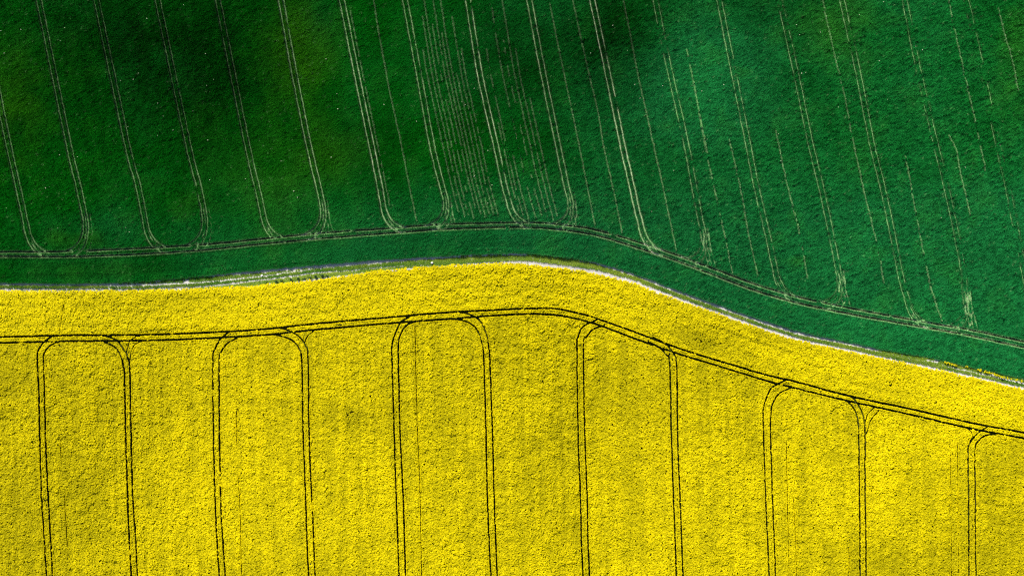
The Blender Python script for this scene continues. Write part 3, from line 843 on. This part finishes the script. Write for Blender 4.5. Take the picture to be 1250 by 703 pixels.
# ------------------------------------------------------------------ grass on the farm track
#        x   weeds from,to,share   median from,to   south verge from,to
BAND = [(-110, .0, .0, 0., .36, .66, .97, 1.0), (0, .0, .0, 0., .36, .66, .97, 1.0), (120, .0, .0, 0., .40, .70, .97, 1.), (150, .0, .15, .6, .52, .78, .97, 1.0), (235, .0, .42, .75, .58, .84, .97, 1.0),
        (255, .12, .42, .8, .57, .82, .95, 1.), (310, .2, .38, .9, .5, .66, .76, 1.0), (350, .2, .27, .8, .38, .58, .68, .98), (390, .2, .22, .3, .27, .50, .58, .90), (430, .3, .32, .0, .30, .62, .68, .95),
        (464, .3, .32, .0, .34, .68, .76, 1.0), (540, .2, .25, .0, .27, .95, .96, 1.), (570, .0, .2, .6, .22, .88, .98, 1.), (630, .12, .2, .4, .25, .78, .99, 1.), (650, .0, .2, .9, .22, .74, 1., 1.),
        (700, .0, .2, .9, .22, .74, 1., 1.), (722, .12, .2, .5, .22, .74, 1., 1.), (775, .1, .14, .0, .30, .72, 1., 1.), (800, .1, .14, .0, .32, .72, 1., 1.), (935, .3, .3, .0, .42, .75, 1., 1.), (1050, .3, .3, .0, .36, .80, 1., 1.),
        (1090, .0, .34, .9, .40, .84, 1., 1.), (1145, .0, .42, 1., .46, .84, 1., 1.), (1170, .0, .36, .9, .52, .82, 1., 1.), (1250, .0, .3, .8, .52, .80, 1., 1.), (1370, .0, .3, .8, .52, .8, 1., 1.)]
bt = np.array(BAND)
N = 60000
x = RNG.uniform(XMIN, XMAX, N); t = RNG.uniform(-0.02, 1.02, N)
yw = edge_y(wx_, wy_, x); yr = edge_y(rx_, ry_, x)
y = yw * (1 - t) + yr * t
wgt = (yw - yr) / 4.6
px, py = to_px(x, y, 0.2)
col = lambda i: np.interp(px, bt[:, 0], bt[:, i])
rag = 0.035 * (fbm(x * 0.7, t * 6, 221) - 0.5) * 2
tw = t + rag
in_w = (tw > col(1)) & (tw < col(2)) & (RNG.random(N) < col(3)) & (noise(x * 0.5, t * 4, 229) < 0.35 + 0.5 * col(3))
in_m = (tw > col(4)) & (tw < col(5) - 0.05); in_v = (tw > col(6)) & (tw < col(7))
keep = (in_w | in_m | in_v) & (RNG.random(N) < np.clip(wgt, 0, 1))
x, y, t, px, py, in_w, in_m, in_v = (a[keep] for a in (x, y, t, px, py, in_w, in_m, in_v))
tone = 0.48 + 0.9 * (fbm(x * 0.25, t * 5, 231) - 0.5) + RNG.normal(0, 0.15, len(x))
tone += 0.35 * blob(px, t, 690, 0.4, 110, 0.35) + 0.30 * in_v * (px < 480) + 0.2 * blob(px, t, 1120, .5, 120, .6)
tone = np.clip(tone, 0, 1)
hs = (0.75 + 0.5 * fbm(x * 0.6, t * 4, 241)) * np.where(in_m, np.interp(px, [0, 140, 250, 450, 520, 700, 790, 1250], [1.7, 1.5, 1.1, 1.1, .7, .7, 1.2, 1.2]), np.where(in_v, 0.55, 0.9))
rot = np.stack([RNG.normal(0, 0.12, len(x)), RNG.normal(0, 0.12, len(x)), RNG.uniform(0, 6.283, len(x))], -1)
wd = RNG.uniform(0.8, 1.1, len(x))
scatter("grass", SRC_GRASS, 5, x, y, terrain(x, y) + 0.03, rot, np.stack([wd, wd, hs], -1), dict(tone=tone), "rough grass strip growing along the middle of the pale farm track")
print("grass", len(x))

# ------------------------------------------------------------------ low bushes on the verge by the rapeseed
def bush(name, px_, py_, rad, hgt, label, seed):
    rnd = random.Random(seed)
    X, Y = P(px_, py_, hgt * 0.6); X, Y = float(X), float(Y)
    root = empty(name, (X, Y, float(terrain(X, Y))))
    V, Fc = [], []
    lobes = [(rnd.uniform(-0.5, 0.5) * rad, rnd.uniform(-0.4, 0.4) * rad, rnd.uniform(0.45, 0.8) * hgt, rnd.uniform(0.4, 0.7) * rad) for _ in range(6)]
    for _ in range(260):
        lx, ly, lz, lr = rnd.choice(lobes)
        d = Vector((rnd.gauss(0, 1), rnd.gauss(0, 1), rnd.gauss(0, 0.8))).normalized()
        c = Vector((lx, ly, lz)) + d * lr * rnd.uniform(0.45, 1.05)
        c.z = max(c.z, 0.08)
        u = Vector((rnd.gauss(0, 1), rnd.gauss(0, 1), rnd.gauss(0, 0.6))).normalized(); v = d.cross(u)
        if v.length < 0.1: continue
        v.normalize(); s = rnd.uniform(0.05, 0.11); i0 = len(V)
        V += [tuple(c - u * s), tuple(c + v * s * 0.6), tuple(c + u * s), tuple(c - v * s * 0.6)]; Fc.append((i0, i0 + 1, i0 + 2, i0 + 3))
    mesh_obj("crown", V, Fc, M_BUSH, root)
    V, Fc = [], []
    for lx, ly, lz, lr in lobes:
        i0 = len(V)
        for q in range(4):
            a = q * math.pi / 2
            V += [(0.035 * math.cos(a), 0.035 * math.sin(a), -0.05), (lx + 0.015 * math.cos(a), ly + 0.015 * math.sin(a), lz)]
        for q in range(4):
            a, b = i0 + 2 * q, i0 + 2 * ((q + 1) % 4)
            Fc.append((a, b, b + 1, a + 1))
    mesh_obj("stem", V, Fc, M_BARK, root)
    tag(root, label, "bush", "low bushes along the rapeseed edge")
BW = [(325.5, 345.3, .55, .8, "lone small dark bush at the far left of the bush row by the rapeseed"),
      (337.5, 343.4, .6, .9, "small dark bush, second from the left in the row by the rapeseed"),
      (343.5, 343.0, .5, .8, "small bush, third from the left in the row by the rapeseed"),
      (355.5, 341.6, .65, 1.0, "rounded dark bush, fourth from the left in the row by the rapeseed"),
      (364, 341.0, .7, 1.0, "brownish-gapped dark bush in the middle of the bush row"),
      (371, 340.0, .8, 1.1, "broad dark bush right of the middle of the bush row"),
      (378, 339.2, .85, 1.1, "large dark bush, fourth from the right end of the bush row"),
      (385.5, 338.2, .8, 1.1, "large dark bush, third from the right end of the bush row"),
      (392.5, 337.4, .9, 1.2, "biggest dark bush, second from the right end of the bush row"),
      (399, 336.9, .7, 1.0, "dark bush closing the right end of the bush row by the rapeseed")]
for i, (a, b, r_, h_, lab) in enumerate(BW):
    bush("low_bush", a, b, r_, h_, lab, 900 + i)

# ------------------------------------------------------------------ stray rapeseed plants on the track's upper side (right)
vol = [make_rape(40 + i, (M_PETAL_S, M_STEM_S), 0.9, 24, 0.34) for i in range(3)]
VP = [(500, 172), (522, 180), (545, 186), (566, 192), (590, 200), (606, 206), (700, 212), (714, 216), (815, 244), (835, 249), (880, 262), (900, 267), (922, 272), (945, 280), (968, 288), (992, 297), (1016, 305), (1042, 313), (1066, 320), (1096, 326), (1130, 334), (1180, 342), (1230, 352)]
for i, (a, b) in enumerate(VP):
    X, Y = P(1090 + a / 7.81, 420 + b / 7.81, 0.8); X, Y = float(X), float(Y)
    o = link(bpy.data.objects.new("rapeseed_plant", vol[i % 3]))
    o.location = (X, Y, float(terrain(X, Y)) + 0.03); o.rotation_euler = (0, 0, random.uniform(0, 6.28)); s = random.uniform(0.65, 1.15); o.scale = (s * 1.4, s * 0.9, s * 0.9)
    tag(o, "stray yellow rapeseed plant on the green-field side of the farm track at right", "rapeseed plant", "stray rapeseed plants beside the farm track")

# ------------------------------------------------------------------ stones on the track
def stone_mesh(seed, r):
    rnd = random.Random(seed); bm = bmesh.new()
    bmesh.ops.create_icosphere(bm, subdivisions=2, radius=r)
    f = [rnd.uniform(0.75, 1.25) for _ in range(3)]
    for v in bm.verts:
        k = 1 + 0.25 * (float(noise(v.co.x / r * 1.3 + seed, v.co.y / r * 1.3 + v.co.z / r, seed)) - 0.5)
        v.co = Vector((v.co.x * f[0] * k, v.co.y * f[1] * k, max(v.co.z * 0.7 * k, -0.25 * r)))
    me = bpy.data.meshes.new("stone"); bm.to_mesh(me); bm.free(); me.materials.append(M_STONE)
    return me
for i, (a, b, r_, lab) in enumerate(((319.6, 336.6, 0.42, "white stone beside the track's pale strip left of the bush row"),
                                    (527.5, 321.0, 0.45, "white stone lying in the grass of the farm track near the centre"))):
    X, Y = P(a, b, 0.2); X, Y = float(X), float(Y)
    o = link(bpy.data.objects.new("stone", stone_mesh(i + 3, r_)))
    o.location = (X, Y, float(terrain(X, Y)) + 0.22)
    tag(o, lab, "stone")

# ------------------------------------------------------------------ pale flowering weeds standing out of the green crop
def weed_mesh(i):
    rnd = random.Random(700 + i); V, Fc, MI = [], [], []
    for k in range(9):
        a = rnd.uniform(0, 6.28); r = 0.13 * math.sqrt(rnd.random()); top = Vector((r * math.cos(a), r * math.sin(a), rnd.uniform(0.66, 0.78)))
        i0 = len(V); V.append(tuple(top + Vector((0, 0, 0.03)))); rr = rnd.uniform(0.04, 0.06)
        for q in range(5): V.append(tuple(top + Vector((rr * math.cos(q * 1.2566), rr * math.sin(q * 1.2566), 0))))
        for q in range(5): Fc.append((i0, i0 + 1 + q, i0 + 1 + (q + 1) % 5)); MI.append(0)
        i1 = len(V); s = 0.008
        V.extend([(-s, 0, 0), (s, 0, 0), tuple(top + Vector((s, 0, 0))), tuple(top + Vector((-s, 0, 0)))]); Fc.append((i1, i1 + 1, i1 + 2, i1 + 3)); MI.append(1)
    return plant_mesh("white_weed", V, Fc, [M_WHITE, M_STEM_S], MI)
wm = [weed_mesh(i) for i in range(4)]
SPECK = (Z(0, 0, [(5, 148), (100, 142), (308, 135), (288, 197), (20, 255), (700, 90), (875, 25), (575, 385), (635, 380), (980, 258), (1018, 380), (985, 408), (752, 493), (778, 555), (825, 622), (752, 648), (660, 350), (920, 530), (990, 668), (610, 605)])
         + Z(310, 0, [(343, 283), (395, 448), (400, 520), (620, 500), (775, 580), (990, 260), (1050, 422), (1008, 500), (825, 462), (990, 485)])
         + Z(620, 0, [(500, 122), (570, 242), (925, 435), (605, 405), (1030, 405), (630, 470), (950, 665), (738, 410), (395, 255)])
         + Z(930, 0, [(165, 120), (280, 155), (180, 168), (190, 350), (210, 347), (465, 72), (560, 292), (765, 240), (600, 475), (365, 512), (80, 640), (580, 10)])
         + Z(0, 175, [(275, 405), (600, 402), (617, 423), (218, 213), (235, 208), (1000, 175), (1170, 170), (285, 55), (370, 65), (30, 310)])
         + Z(310, 175, [(90, 230), (190, 228), (208, 258), (130, 85), (368, 68), (1115, 285), (1050, 158), (1135, 200), (1115, 35)])
         + Z(620, 175, [(790, 130), (685, 325), (210, 245)]) + Z(930, 175, [(90, 85), (855, 355), (970, 115)]))
for i, (a, b) in enumerate(SPECK):
    X, Y = P(a, b, 0.7); X, Y = float(X), float(Y)
    o = link(bpy.data.objects.new("white_weed", wm[i % 4])); o.location = (X, Y, float(terrain(X, Y)))
    o.rotation_euler = (0, 0, random.uniform(0, 6.28)); s = random.uniform(0.8, 1.25); o.scale = (s, s, random.uniform(0.95, 1.1))
    tag(o, "tiny whitish weed showing as a pale speck in the green crop", "weed", "pale weeds dotted through the green crop")
